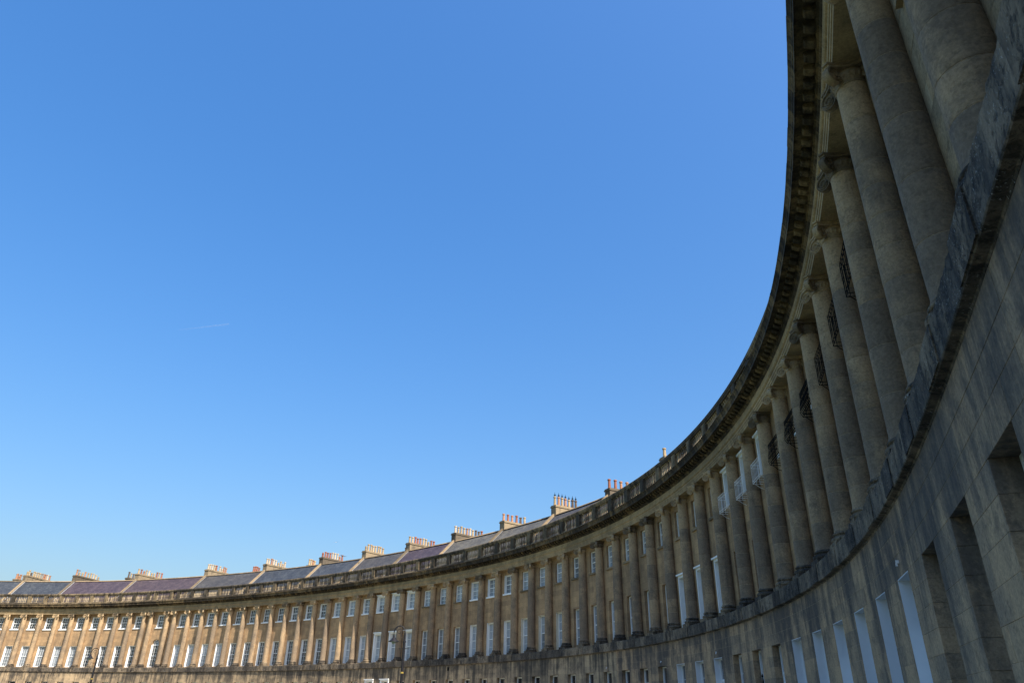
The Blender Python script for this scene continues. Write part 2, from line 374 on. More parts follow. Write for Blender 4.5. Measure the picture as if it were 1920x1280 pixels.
abacus(Z_AR-.095, Z_AR-.04, .565, .335, .055); abacus(Z_AR-.04, Z_AR+.004, .60, .355, .06)
for q in range(4):       # corner volutes
    a = math.pi/4+q*math.pi/2; d = Vector((math.cos(a), math.sin(a), 0)); t = Vector((-math.sin(a), math.cos(a), 0)); up = Vector((0,0,1))
    c = d*.47+up*(Z_AR-.26)
    n0 = len(m_.v); SEG = 20; prf = [(.0,.045),(.05,.040),(.12,.048),(.172,.07),(.177,.0)]
    for sgn in (1,-1):
        n0 = len(m_.v)
        for r_, hh in prf:
            for k in range(SEG):
                th = 2*math.pi*k/SEG; p = c+(d*math.cos(th)+up*math.sin(th))*max(r_,.002)+t*hh*sgn; m_.v.append(tuple(p))
        for i in range(len(prf)-1):
            for k in range(SEG):
                f = (n0+i*SEG+k, n0+i*SEG+(k+1)%SEG, n0+(i+1)*SEG+(k+1)%SEG, n0+(i+1)*SEG+k)
                m_.f.append(f if sgn > 0 else f[::-1]); m_.uv.append(None)
        pts = []; rad = []
        for k in range(46):
            th = math.pi*.62-k/45*math.pi*5.2; r_ = .174*math.exp(-.125*k/45*math.pi*5.2/1.0*.9)
            pts.append(c+(d*math.cos(th)+up*math.sin(th))*r_+t*sgn*(.066-.012*k/45)); rad.append(.018*(r_/.15)**.6+.003)
        m_.tube(pts, rad, 5)
    m_.tube([c+t*.055*s_ for s_ in (-1,1)], .026, 10)
    # scroll coming out from under the abacus
    m_.tube([d*.24+up*(Z_AR-.12), d*.36+up*(Z_AR-.115), d*.45+up*(Z_AR-.105)], [.05,.05,.045], 8)
CAPITAL = m_.mesh('capital', MS['capital'], 45)
# pedestal block of the string course under a column
PED_W = .43
m_ = MB(); m_.box(-PED_W, PED_W, -(.503), .2, Z_STR+.068, Z_STT-.014)
PEDB = m_.mesh('pedestal_block', MS['base'])
# modillion
mp = [(.405,12.965),(.47,12.955),(.53,12.98),(.58,13.005),(.61,13.015),(.635,13.05),(.635,13.117),(.405,13.117)]
m_ = MB(); n0 = 0
for x in (-.09,.09):
    for off, z in mp: m_.v.append((x, -off, z))
for j in range(8): j2 = (j+1)%8; m_.f.append((j, j2, 8+j2, 8+j)); m_.uv.append(None)
m_.f.append(tuple(range(7,-1,-1))); m_.f.append(tuple(range(8,16))); m_.uv += [None, None]
MODIL = m_.mesh('modillion', MS['cornice'])
# baluster and pier of the balustrade
ZB0, ZB1 = 13.72, 14.56
H = ZB1-ZB0
m_ = MB(); m_.box(-.075,.075,-.075,.075,ZB0-.005,ZB0+.07); m_.box(-.075,.075,-.075,.075,ZB1-.07,ZB1+.005)
m_.lathe([(.06,ZB0+.07),(.045,ZB0+.12),(.06,ZB0+.2),(.082,ZB0+.29),(.078,ZB0+.36),(.052,ZB0+.52),(.042,ZB0+.62),(.055,ZB0+.68),(.042,ZB0+.71),(.06,ZB1-.07)], 12, cap=False)
BALUSTER = m_.mesh('baluster', MS['baluster'], 40)
m_ = MB(); m_.box(-.25,.25,-.325,.03,13.715,14.565); m_.box(-.19,.19,-.338,-.3,13.84,14.45); PIER = m_.mesh('balustrade_pier', MS['balus'])
# chimney pots
POTM = {}
for k, c in POTS.items():
    for v in (0,1):
        m_ = MB()
        if v == 0: m_.lathe([(.15,0),(.15,.06),(.125,.08),(.105,.50),(.105,.54),(.14,.56),(.14,.64),(.10,.66),(.09,.60)], 12)
        else: m_.lathe([(.13,0),(.12,.30),(.135,.32),(.135,.38),(.115,.40),(.115,.46),(.085,.44)], 12)
        POTM[k, v] = m_.mesh('chimney_pot_'+k, c, 40)
m_ = MB(); m_.lathe([(.035,.55),(.035,.72),(.10,.73),(.10,.76),(.03,.80),(.012,.95)], 8); COWL = m_.mesh('cowl', MS['black'], 40)
STONES = {}
def stone_mesh(wd, ht, mk, dep=.09):
    key = (round(wd*50)/50, round(ht*100)/100, mk, dep)
    if key not in STONES:
        wd, ht = key[0], key[1]; x, z, e = wd/2-.003, ht/2-.003, .003; m_ = MB()
        v = [(-x,dep,-z),(x,dep,-z),(x,dep,z),(-x,dep,z),(-x,e,-z),(x,e,-z),(x,e,z),(-x,e,z),(-x+e,0,-z+e),(x-e,0,-z+e),(x-e,0,z-e),(-x+e,0,z-e)]
        m_.v = v; m_.f = [(8,9,10,11),(4,5,9,8),(5,6,10,9),(6,7,11,10),(7,4,8,11),(0,1,5,4),(1,2,6,5),(2,3,7,6),(3,0,4,7)]; m_.uv = [None]*9
        STONES[key] = m_.mesh('ashlar', MS[mk])
    return STONES[key]

# ---- windows, doors (origin: bottom centre on the sash plane; -y is outward)
CACHE = {}
def sash_mesh(wd, ht, cols, rows, mk='white', arch=False):
    key = ('w', round(wd,3), round(ht,3), cols, rows, mk, arch)
    if key in CACHE: return CACHE[key]
    m_ = MB(); x = wd/2; fr = .075; h2 = ht*.5
    m_.box(-x,-x+fr,-.07,.03,0,ht); m_.box(x-fr,x,-.07,.03,0,ht); m_.box(-x+fr,x-fr,-.07,.03,ht-fr,ht); m_.box(-x+fr,x-fr,-.07,.03,0,.09)
    m_.box(-x+fr,x-fr,-.045,.02,h2-.025,h2+.03)
    gw = (wd-2*fr)/cols
    for i in range(1, cols):
        cx = -x+fr+gw*i; m_.box(cx-.01,cx+.01,-.028,.01,h2+.03,ht-fr); m_.box(cx-.01,cx+.01,-.012,.015,.09,h2-.025)
    for z0, z1, y0 in ((.09,h2-.025,-.0118),(h2+.03,ht-fr,-.0278)):
        for j in range(1, rows):
            zz = z0+(z1-z0)*j/rows
            for i in range(cols): m_.box(-x+fr+gw*i+.0101,-x+fr+gw*(i+1)-.0101,y0,.012,zz-.009,zz+.009)
    if arch:
        r = x
        for r_ in (r-.03, r*.45): m_.tube([(r_*math.cos(t), -.02, ht+r_*math.sin(t)) for t in np.linspace(0,math.pi,15)], .035 if r_ > r*.5 else .016, 5)
        for t in np.linspace(0,math.pi,6)[1:-1]: m_.tube([(r*.45*math.cos(t),-.02,ht+r*.45*math.sin(t)),((r-.03)*math.cos(t),-.02,ht+(r-.03)*math.sin(t))], .014, 5)
    CACHE[key] = m_.mesh('window_sash', MS[mk]); return CACHE[key]
def pane_mesh(wd, ht, mk, arch=False):
    key = ('p', round(wd,3), round(ht,3), mk, arch)
    if key in CACHE: return CACHE[key]
    m_ = MB()
    if arch:
        pts = [(wd/2*math.cos(t), 0, wd/2*math.sin(t)) for t in np.linspace(0, math.pi, 17)]
        m_.poly(pts[::-1] if False else [(p[0], -.0, p[2]) for p in pts][::-1]); m_.poly([(p[0], .012, p[2]) for p in pts])
    else: m_.box(-wd/2,wd/2,-.004,.006,0,ht)
    CACHE[key] = m_.mesh('pane', MS[mk]); return CACHE[key]
def box_mesh(key, boxes, mk, smooth=None):
    key = ('b',)+tuple(key)
    if key not in CACHE:
        m_ = MB()
        for b in boxes: m_.box(*b)
        CACHE[key] = m_.mesh(key[1], MS[mk], smooth)
    return CACHE[key]
def window(parent, loc, rz, wd, ht, dep, cols=3, rows=2, glass='glass', paint='white', lining=None, sill=None, hood=False, arch=False, rnd=random):
    o = put('window', sash_mesh(wd, ht, cols, rows, paint, arch), parent, loc, rz)
    h2 = ht*.5
    gl = glass if isinstance(glass, str) else rnd.choice(glass)
    lo = gl
    if gl == 'blind' and rnd.random() < .35: lo = 'curtain'
    put('pane', pane_mesh(wd-.15, ht-.07-h2-.025, gl), o, (0, .004, h2+.02)); put('pane', pane_mesh(wd-.15, h2-.10, lo), o, (0, .012, .08))
    if arch: put('fanlight_pane', pane_mesh(wd-.06, 0, 'curtain', True), o, (0, .004, ht))
    x = wd/2
    if lining and not arch:
        put('reveal', box_mesh(('reveal', round(wd,2), round(ht,2), round(dep,2), lining), [(-x-.001,-x+.014,-dep+.004,-.071,0,ht),(x-.014,x+.001,-dep+.004,-.071,0,ht),(-x+.0141,x-.0141,-dep+.004,-.071,ht-.014,ht+.001)], lining), o)
    if lining and arch:
        put('reveal', box_mesh(('reveal', round(wd,2), round(ht,2), round(dep,2), lining, 1), [(-x-.001,-x+.014,-dep+.004,-.071,0,ht),(x-.014,x+.001,-dep+.004,-.071,0,ht)], lining), o)
    if sill: put('sill', box_mesh(('sill', round(wd,2), round(dep,2), sill), [(-x-.11,x+.11,-dep-.09,-.06,-.10,.018)], sill), o)
    if hood:
        d0 = -dep
        put('hood_surround', box_mesh(('hood_surround', round(wd,2), round(ht,2), round(dep,2)),
            [(-x-.13,-x+.005,d0-.055,d0+.02,-.02,ht+.11),(x-.005,x+.13,d0-.055,d0+.02,-.02,ht+.11),(-x+.0051,x-.0051,d0-.055,d0+.02,ht-.005,ht+.11),(-x-.17,x+.17,d0-.16,d0+.02,ht+.111,ht+.19)], 'white'), o)
    return o
def door(parent, loc, rz, wd, ht, dep, lining, paint='white', tr=.95):
    x = wd/2; hd = ht-tr
    b = [(-x,-x+.07,-.07,.04,0,ht),(x-.07,x,-.07,.04,0,ht),(-x+.07,x-.07,-.07,.04,ht-.07,ht),(-x+.07,x-.07,-.07,.04,hd,hd+.09)]
    o = put('door', box_mesh(('door_frame', round(wd,2), round(ht,2), paint), b, paint), parent, loc, rz)
    lf = [(-x+.071,x-.071,-.03,.02,0,hd-.001)]
    for zz in (.25,1.0,1.75):
        if zz+.55 < hd:
            for cx in (-.2,.2): lf.append((cx-.15,cx+.15,-.042,-.029,zz,zz+.58))
    put('door_leaf', box_mesh(('door_leaf', round(wd,2), round(ht,2), paint), lf, paint), o)
    put('transom_pane', pane_mesh(wd-.14, tr-.16, 'glass'), o, (0,0,hd+.09))
    put('door_knob', box_mesh(('door_knob',), [(-.03,.03,-.07,-.043,.98,1.04)], 'gold'), o, (.0,0,0))
    if lining:
        put('reveal', box_mesh(('reveal', round(wd,2), round(ht,2), round(dep,2), lining, 'd'), [(-x-.001,-x+.014,-dep+.004,-.071,0,ht),(x-.014,x+.001,-dep+.004,-.071,0,ht),(-x+.0141,x-.0141,-dep+.004,-.071,ht-.014,ht+.001)], lining), o)
    return o
def balconette(mk, style):
    key = ('balc', mk, style)
    if key in CACHE: return CACHE[key]
    m_ = MB(); x, d, h = .66, (.40, .36, .34)[style], .80 if style != 2 else .86; r = (.008, .010, .008)[style]
    for z in (0.02, .12, h-.13, h):
        m_.tube([(-x,.0,z),(-x,-d,z),(x,-d,z),(x,.0,z)], r*1.25, 5)
    n = (9, 10, 8)[style]
    for i in range(n):
        xx = -x+2*x*i/(n-1)
        if style == 0: m_.tube([(xx,-d,.02),(xx,-d,h)], r, 5)
        elif style == 1: m_.tube([(xx,-d,.02),(xx,-d-.07,.16),(xx,-d-.05,.36),(xx,-d,.56),(xx,-d,h)], r*1.1, 5)
        else: m_.tube([(xx,-d,.02),(xx,-d,h)], r*1.2, 5)
        if style == 2 and i % 2 == 0 and i < n-1: m_.tube([(xx,-d,.12),(xx+2*x/(n-1),-d,h-.13)], r*.8, 4)
        if style != 2 and i % 2 == 0: m_.tube([(xx,-d,.02),(xx,0,.02)], r*.8, 4)
    for sx in (-x, x):
        for yy in (-.12,-.25): m_.tube([(sx,yy,.02),(sx,yy,h)], r, 5)
    if style == 1:
        for i in range(n-1):
            xx = -x+2*x*(i+.5)/(n-1)
            m_.tube([(xx+.04*math.cos(t), -d-.005, h-.065+.04*math.sin(t)) for t in np.linspace(0,2*math.pi,9)], .008, 4)
            m_.tube([(xx+.045*math.cos(t), -d-.05, .26+.045*math.sin(t)) for t in np.linspace(0,2*math.pi,9)], .008, 4)
    for sx in (-x+.1, x-.1):
        m_.tube([(sx,.0,-.22),(sx,-.14,-.17),(sx,-d+.03,.0)], r*1.3, 5)
    CACHE[key] = m_.mesh('balconette', MS[mk], 40); return CACHE[key]

# ------------------------------------------------------------------ the houses
OWD = 1.10
ZG0, ZG1, ZD0 = 1.05, 3.84, 0.18
Z10, Z11 = 5.60, 8.14
Z20, Z21 = 10.27, 11.78
DG, D1, D2 = .33, .26, .20
COLUMNS = sorted([Lc(i) for i in range(1,20)]+[Rc(i) for i in range(1,57)])

def wall_mesh(name, mat, s0, s1, off, z0, z1, ops, org, dep):
    """ops: (sa, sb, za, zb, arch)"""
    m_ = MB()
    sb = sorted(set([s0, s1]+[x for o in ops for x in o[:2]])); ss = []
    for a, b in zip(sb, sb[1:]):
        k = max(1, int(math.ceil((b-a)/.9))); ss += [a+(b-a)*i/k for i in range(k)]
    ss.append(s1)
    zb = sorted(set([z0, z1]+[x for o in ops for x in (o[2], o[3]+(o[1]-o[0])/2*(1 if o[4] else 0))]))
    pt = lambda s, z, o=off: P(s, o, z)-org
    for a, b in zip(ss, ss[1:]):
        for c, d in zip(zb, zb[1:]):
            cs, cz = (a+b)/2, (c+d)/2
            if any(o[0] < cs < o[1] and o[2] < cz < o[3]+(o[1]-o[0])/2*(1 if o[4] else 0) for o in ops): continue
            m_.quad(pt(a,c), pt(b,c), pt(b,d), pt(a,d), ((a,c),(b,c),(b,d),(a,d)))
    for o in ops:
        a, b, c, d, ar = o; i = off-dep-.05
        m_.quad(pt(a,c), pt(a,d), pt(a,d,i), pt(a,c,i), ((a,c),(a,d),(a-dep,d),(a-dep,c)))
        m_.quad(pt(b,c,i), pt(b,d,i), pt(b,d), pt(b,c), ((b-dep,c),(b-dep,d),(b,d),(b,c)))
        m_.quad(pt(a,c,i), pt(b,c,i), pt(b,c), pt(a,c), ((a,c),(b,c),(b,c+dep),(a,c+dep)))
        if not ar: m_.quad(pt(a,d), pt(b,d), pt(b,d,i), pt(a,d,i), ((a,d),(b,d),(b,d+dep),(a,d+dep)))
        else:
            cs, r = (a+b)/2, (b-a)/2; N = 14
            for k in range(N):
                t0, t1 = math.pi*k/N, math.pi*(k+1)/N
                A = (cs+r*math.cos(t0), d+r*math.sin(t0)); B = (cs+r*math.cos(t1), d+r*math.sin(t1)); top = d+r
                m_.quad(pt(*B), pt(*A), pt(A[0],top), pt(B[0],top), (B,A,(A[0],top),(B[0],top)))
                m_.quad(pt(*A), pt(*B), pt(B[0],B[1],i), pt(A[0],A[1],i), (A,B,B,A))
    return m_.mesh(name, mat)

def courses(parent, org, s0, s1, off, zcuts, ops, mk, L=.92, rnd=random, skip=None, rdep=.09):
    for ci, (za, zb) in enumerate(zip(zcuts, zcuts[1:])):
        iv = [(s0, s1)]
        for o in ops:
            if o[2]-.01 <= (za+zb)/2 <= o[3]+.01:
                nv = []
                for a, b in iv:
                    if o[1] <= a or o[0] >= b: nv.append((a, b)); continue
                    if o[0] > a: nv.append((a, o[0]))
                    if o[1] < b: nv.append((o[1], b))
                iv = nv
        for a, b in iv:
            cuts = [a]; x = s0+L*(.5 if ci % 2 else 1.0)
            while x < b:
                j = x+rnd.uniform(-.09,.09)
                if j > cuts[-1]+.24 and j < b-.24: cuts.append(j)
                x += L
            cuts.append(b)
            for p, q in zip(cuts, cuts[1:]):
                if q-p < .05: continue
                c = (p+q)/2
                if skip and skip(c): continue
                jamb = any((abs(p-o[1]) < 1e-4 or abs(q-o[0]) < 1e-4) and o[2]-.01 <= (za+zb)/2 <= o[3]+.01 or (abs(za-o[3]) < .03 and p < o[1] and q > o[0]) for o in ops)
                put('stone', stone_mesh(q-p, zb-za, mk, rdep if jamb else .09), parent, P(c, off+rnd.uniform(-.0015,.0015), (za+zb)/2)-org, T(c))

def zc(*segs):
    out = []
    for a, b, n in segs: out += [a+(b-a)*i/n for i in range(n)]
    return out+[segs[-1][1]]

def chimney(house, org, s, o0, o1, zb, zt, pots, rnd, wd=.36):
    org2 = P(s, 0, 0)-org; t = T(s)
    m_ = MB(); m_.box(-wd, wd, -o0, -o1, zb, zt-.2); m_.box(-wd-.06, wd+.06, -o0-.06, -o1+.06, zt-.2, zt-.1); m_.box(-wd-.02, wd+.02, -o0-.02, -o1+.02, zt-.1, zt)
    c = put('chimney', m_.mesh('chimney', MS['chim']), house, org2, t)
    n = len(pots)
    for i, k in enumerate(pots):
        if k == '-': continue
        kk = {'c':'cream','r':'red','o':'orange','p':'pale','d':'dark'}[k.lower()]
        y = -o0+.2+(-o1-.2-(-o0+.2))*(i/(n-1) if n > 1 else .5)
        o = put('chimney_pot', POTM[kk, 1 if rnd.random() < .2 else 0], c, (rnd.uniform(-.04,.04), y, zt-.003), rnd.uniform(0,6))
        sc = rnd.uniform(1.05,1.3); o.scale = (1, 1, sc)
        if k.isupper(): put('cowl', COWL, o)
    return c

def build_house(sA, sB, label, near=0, up_stone=False, slate='grey', g1=('glass',), g2=('glass',), gg=('glass',), lin1='reveal', lin2='reveal', ling=None, sill2='white',
                hood1=False, hood2=False, hoodg=False, balc=None, pots='cocprcp', rear=None, cols=3, seed=0, mid_arch=False, door_at=-1, dlamp=False, wide2=False, clen=3.6, ctop=18.12):
    rnd = random.Random(seed*13+5)
    org = P((sA+sB)/2, 0, 0)
    h = bpy.data.objects.new('terraced_house', None); COL.objects.link(h); h.location = org; h.empty_display_size = 1
    tag(h, label, 'house', 'houses of the curved stone terrace')
    cs = [c for c in COLUMNS if sA-.01 <= c < sB-.01]
    nodes = sorted(set(cs+[sA, sB]))
    allc = [c for c in COLUMNS if sA-3 < c < sB+3]
    bays = [(a, b) for a, b in zip(allc, allc[1:]) if b-a > 2 and sA-.01 <= (a+b)/2 <= sB+.01]
    ow = OWD+(.12 if wide2 else 0)
    og, o1, o2 = [], [], []
    for i, (a, b) in enumerate(bays):
        c = (a+b)/2; isd = i == (len(bays)+door_at if door_at < 0 else door_at); ar = mid_arch and b-a > 2.7
        og.append((c-OWD/2, c+OWD/2, ZD0 if isd else ZG0, ZG1, False, isd))
        wd = 1.28 if ar else OWD
        o1.append((c-wd/2, c+wd/2, Z10, Z11+.02 if not ar else Z11+.1, ar)); o2.append((c-ow/2, c+ow/2, Z20, Z21, False))
    # ---- walls
    back = .005 if near else 0
    gx = .02 if near else 0; gu = .02 if up_stone else 0
    put('wall', wall_mesh('ground_wall', MS['mortar'] if near else MS['wall_gr'], sA, sB, O_GW-back, -.1, Z_STR+.02, [(o[0]-gx, o[1]+gx, o[2]-gx, o[3]+gx, o[4]) for o in og], org, DG-back), h)
    uw = put('wall', wall_mesh('upper_wall', MS['mortar'] if up_stone else MS['wall_up'], sA, sB, O_UW-(.005 if up_stone else 0), Z_STT-.1, Z_AR+.1, [(o[0]-gu, o[1]+gu, o[2]-gu, o[3]+gu, o[4]) for o in o1+o2], org, D1), h)
    if near:
        courses(h, org, sA, sB, O_GW, zc((0,1.05,3),(1.05,3.84,8),(3.84,Z_STR,3)), [o[:4] for o in og], 'ashlar', rnd=rnd, rdep=DG+.03)
    if up_stone:
        courses(h, org, sA, sB, O_UW, zc((5.52,8.16,7),(8.16,10.27,6),(10.27,11.78,4),(11.78,12.16,1)), [o[:4] for o in o1+o2], 'ashlar_up', rnd=rnd, skip=lambda s: any(abs(s-c) < .12 for c in allc), rdep=D1+.03)
    # ---- openings
    for i, (a, b) in enumerate(bays):
        c = (a+b)/2; t = T(c)
        o = og[i]
        if o[5]:
            door(h, P(c, O_GW-DG, ZD0)-org, t, OWD, ZG1-ZD0, DG, ling, 'white')
            if dlamp:
                l = put('door_light', box_mesh(('door_light',), [(-.02,.02,-.04,.02,0,.05),(-.014,.014,-.05,-.02,-.05,.0)], 'white'), h, P(c-.05, O_GW+.01, 4.06)-org, t)
        else: window(h, P(c, O_GW-DG, ZG0)-org, t, OWD, ZG1-ZG0, DG, cols, 2, gg, lining='white' if hoodg else ling, hood=hoodg, rnd=rnd)
        o = o1[i]; window(h, P(c, O_UW-D1, Z10)-org, t, o[1]-o[0], o[3]-Z10, D1, cols, 3 if cols == 3 else 2, g1, lining=lin1, hood=hood1, arch=o[4], rnd=rnd)
        o = o2[i]; wn = window(h, P(c, O_UW-D2, Z20)-org, t, ow, Z21-Z20, D2, cols, 2, g2, lining=lin2, sill=sill2, hood=hood2, rnd=rnd)
        if balc: put('balconette', balconette(*balc), h, P(c, O_UW, 9.90)-org, t)
    # ---- string course
    prof = [(-.3,Z_STR),(O_GW+.002,Z_STR),(O_GW+.012,Z_STR+.03),(.475,Z_STR+.05),(.485,Z_STR+.065),(.485,Z_STR+.22),(.485,Z_STR+.40),(.485,Z_STT-.03),(.475,Z_STT-.012),(.40,Z_STT+.005),(-.3,Z_STT+.02)]
    if near:
        root = None; x = sA; k = 0
        while x < sB-.05:
            e = min(sB, x+1.25) if sB-x > 1.6 else sB
            m_ = MB(); dz = rnd.uniform(-.002,.002)
            m_.sweep([(p+dz if p > 0 else p, q) for p, q in prof], x+.001, e-.001, org, .07 if near > 1 else .45)
            if near > 1: m_.jitter(.013, k, Z_STT-.08); m_.jitter(.004, k+.5)
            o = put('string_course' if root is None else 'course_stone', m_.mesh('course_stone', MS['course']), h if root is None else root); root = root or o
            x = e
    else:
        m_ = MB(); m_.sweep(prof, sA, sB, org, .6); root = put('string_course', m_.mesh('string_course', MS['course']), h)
    for c in cs: put('pedestal_block', PEDB, root, P(c)-org, T(c))
    # ---- columns
    for c in cs:
        rz = T(c)
        if near:
            col = put('column', CORE, h, P(c)-org, rz)
            for dm in rnd.choice(DRUMSETS): put('drum', dm, col, (rnd.uniform(-.0015,.0015), rnd.uniform(-.0015,.0015), 0), rnd.uniform(0,6.28))
        else: col = put('column', SHAFT, h, P(c)-org, rz)
        put('column_base', BASE, col); put('capital', CAPITAL, col)
    # ---- entablature
    m_ = MB(); m_.sweep([(-.35,Z_AR),(.285,Z_AR),(.285,12.26),(.305,12.267),(.305,12.36),(.325,12.367),(.325,12.46),(.36,12.48),(.39,12.52),(.39,12.55),(.315,12.56),(.315,12.84),(-.35,12.84)], sA, sB, org, .42)
    en = put('entablature', m_.mesh('entablature', MS['entab']), h)
    cprof = [(-.5,12.842),(.325,12.842),(.335,12.87),(.365,12.90),(.375,12.935),(.415,12.95),(.415,13.12),(.775,13.12),(.785,13.105),(.80,13.105),(.80,13.235),(.815,13.245),(.825,13.30),(.86,13.36),(.885,13.385),(.885,13.418),(.865,13.43),(.32,13.50),(-.5,13.50)]
    step = .625 if near else 2.5
    n = max(1, round((sB-sA)/step))
    for i in range(n):
        a, b = sA+(sB-sA)*i/n, sA+(sB-sA)*(i+1)/n; dz = rnd.uniform(-.004,.004)
        m_ = MB(); m_.sweep([(p+dz if p > .7 else p, q+(dz if q > 13.2 else 0)) for p, q in cprof], a+.0025, b-.0025, org, .45)
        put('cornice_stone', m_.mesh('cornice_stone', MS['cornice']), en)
    nm = round((sB-sA)/.357)
    for i in range(nm):
        s = sA+(sB-sA)*(i+.5)/nm; put('modillion', MODIL, en, P(s)-org, T(s))
    # ---- balustrade
    m_ = MB()
    m_.sweep([(-.03,13.49),(.33,13.49),(.33,13.66),(.30,13.72),(-.03,13.72)], sA, sB, org, .6)
    m_.sweep([(-.02,14.56),(.29,14.56),(.29,14.62),(.33,14.66),(.34,14.78),(.30,14.84),(.0,14.84),(-.05,14.78),(-.05,14.62)], sA, sB, org, .6)
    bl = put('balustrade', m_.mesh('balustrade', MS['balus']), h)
    for c in cs: put('balustrade_pier', PIER, bl, P(c)-org, T(c))
    for a, b in zip(allc, allc[1:]):
        if not (sA-.01 <= (a+b)/2 <= sB+.01): continue
        nb = max(3, round((b-a-.5)/.25))
        for i in range(nb):
            s = a+.25+(b-a-.5)*(i+.5)/nb; put('baluster', BALUSTER, bl, P(s, .14)-org, T(s))
    # ---- roof
    m_ = MB(); RO = [(-.45,13.48),(-.85,13.95),(-4.2,17.20),(-9.2,13.6)]
    k = max(2, int((sB-sA)/1.2))
    for i in range(k):
        a, b = sA+(sB-sA)*i/k, sA+(sB-sA)*(i+1)/k; v = 0
        for (p0, q0), (p1, q1) in zip(RO, RO[1:]):
            ln = math.hypot(p1-p0, q1-q0)
            m_.quad(P(a,p0,q0)-org, P(b,p0,q0)-org, P(b,p1,q1)-org, P(a,p1,q1)-org, ((a,v),(b,v),(b,v+ln),(a,v+ln))); v += ln
    rf = put('roof', m_.mesh('roof', SL[slate]), h)
    m_ = MB(); m_.sweep([(-4.05,17.17),(-4.2,17.30),(-4.35,17.17)], sA+.2, sB-.2, org, .8); put('ridge', m_.mesh('ridge', MS['coping']), rf)
    # party-wall coping at the left boundary
    m_ = MB(); t = T(sA); q = [(-.6,13.9),(-4.2,17.40),(-9,14.0)]
    for (p0, z0), (p1, z1) in zip(q, q[1:]):
        vs = []
        for p, z in ((p0,z0),(p1,z1)):
            for x, dz in ((-.13,-.35),(.13,-.35),(.13,.06),(-.13,.06)): vs.append(P(sA, p, z+dz)+Vector((math.cos(t)*x, math.sin(t)*x, 0))-org)
        n0 = len(m_.v); m_.v += [tuple(v) for v in vs]
        for f in ((0,1,5,4),(1,2,6,5),(2,3,7,6),(3,0,4,7),(3,2,1,0),(4,5,6,7)): m_.f.append(tuple(n0+i for i in f)); m_.uv.append(None)
    put('coping', m_.mesh('coping', MS['coping']), rf)
    m_ = MB(); 
    for x in (.28,):
        vs = [P(sA, p, z)+Vector((math.cos(t)*xx, math.sin(t)*xx, 0))-org for p, z, xx in ((-.86,14.0,.12),(-.86,14.0,.27),(-4.15,17.19,.27),(-4.15,17.19,.12))]
        m_.quad(*vs)
    put('flashing', m_.mesh('flashing', MS['lead']), rf)
    chimney(h, org, sA, -4.1, -4.1-clen, 14.5, ctop, pots, rnd)
    if rear: chimney(h, org, sA+(sB-sA)*rear[0], -7.6, -9.0, 13.5, 18.0+rear[2], rear[1], rnd, .3)
    # rear wall
    m_ = MB(); m_.sweep([(-9.4,-.1),(-9.4,13.7),(-9.2,13.7),(-9.2,-.1)], sA, sB, org, 1.5); put('rear_wall', m_.mesh('rear_wall', MS['chim']), h)
    return h

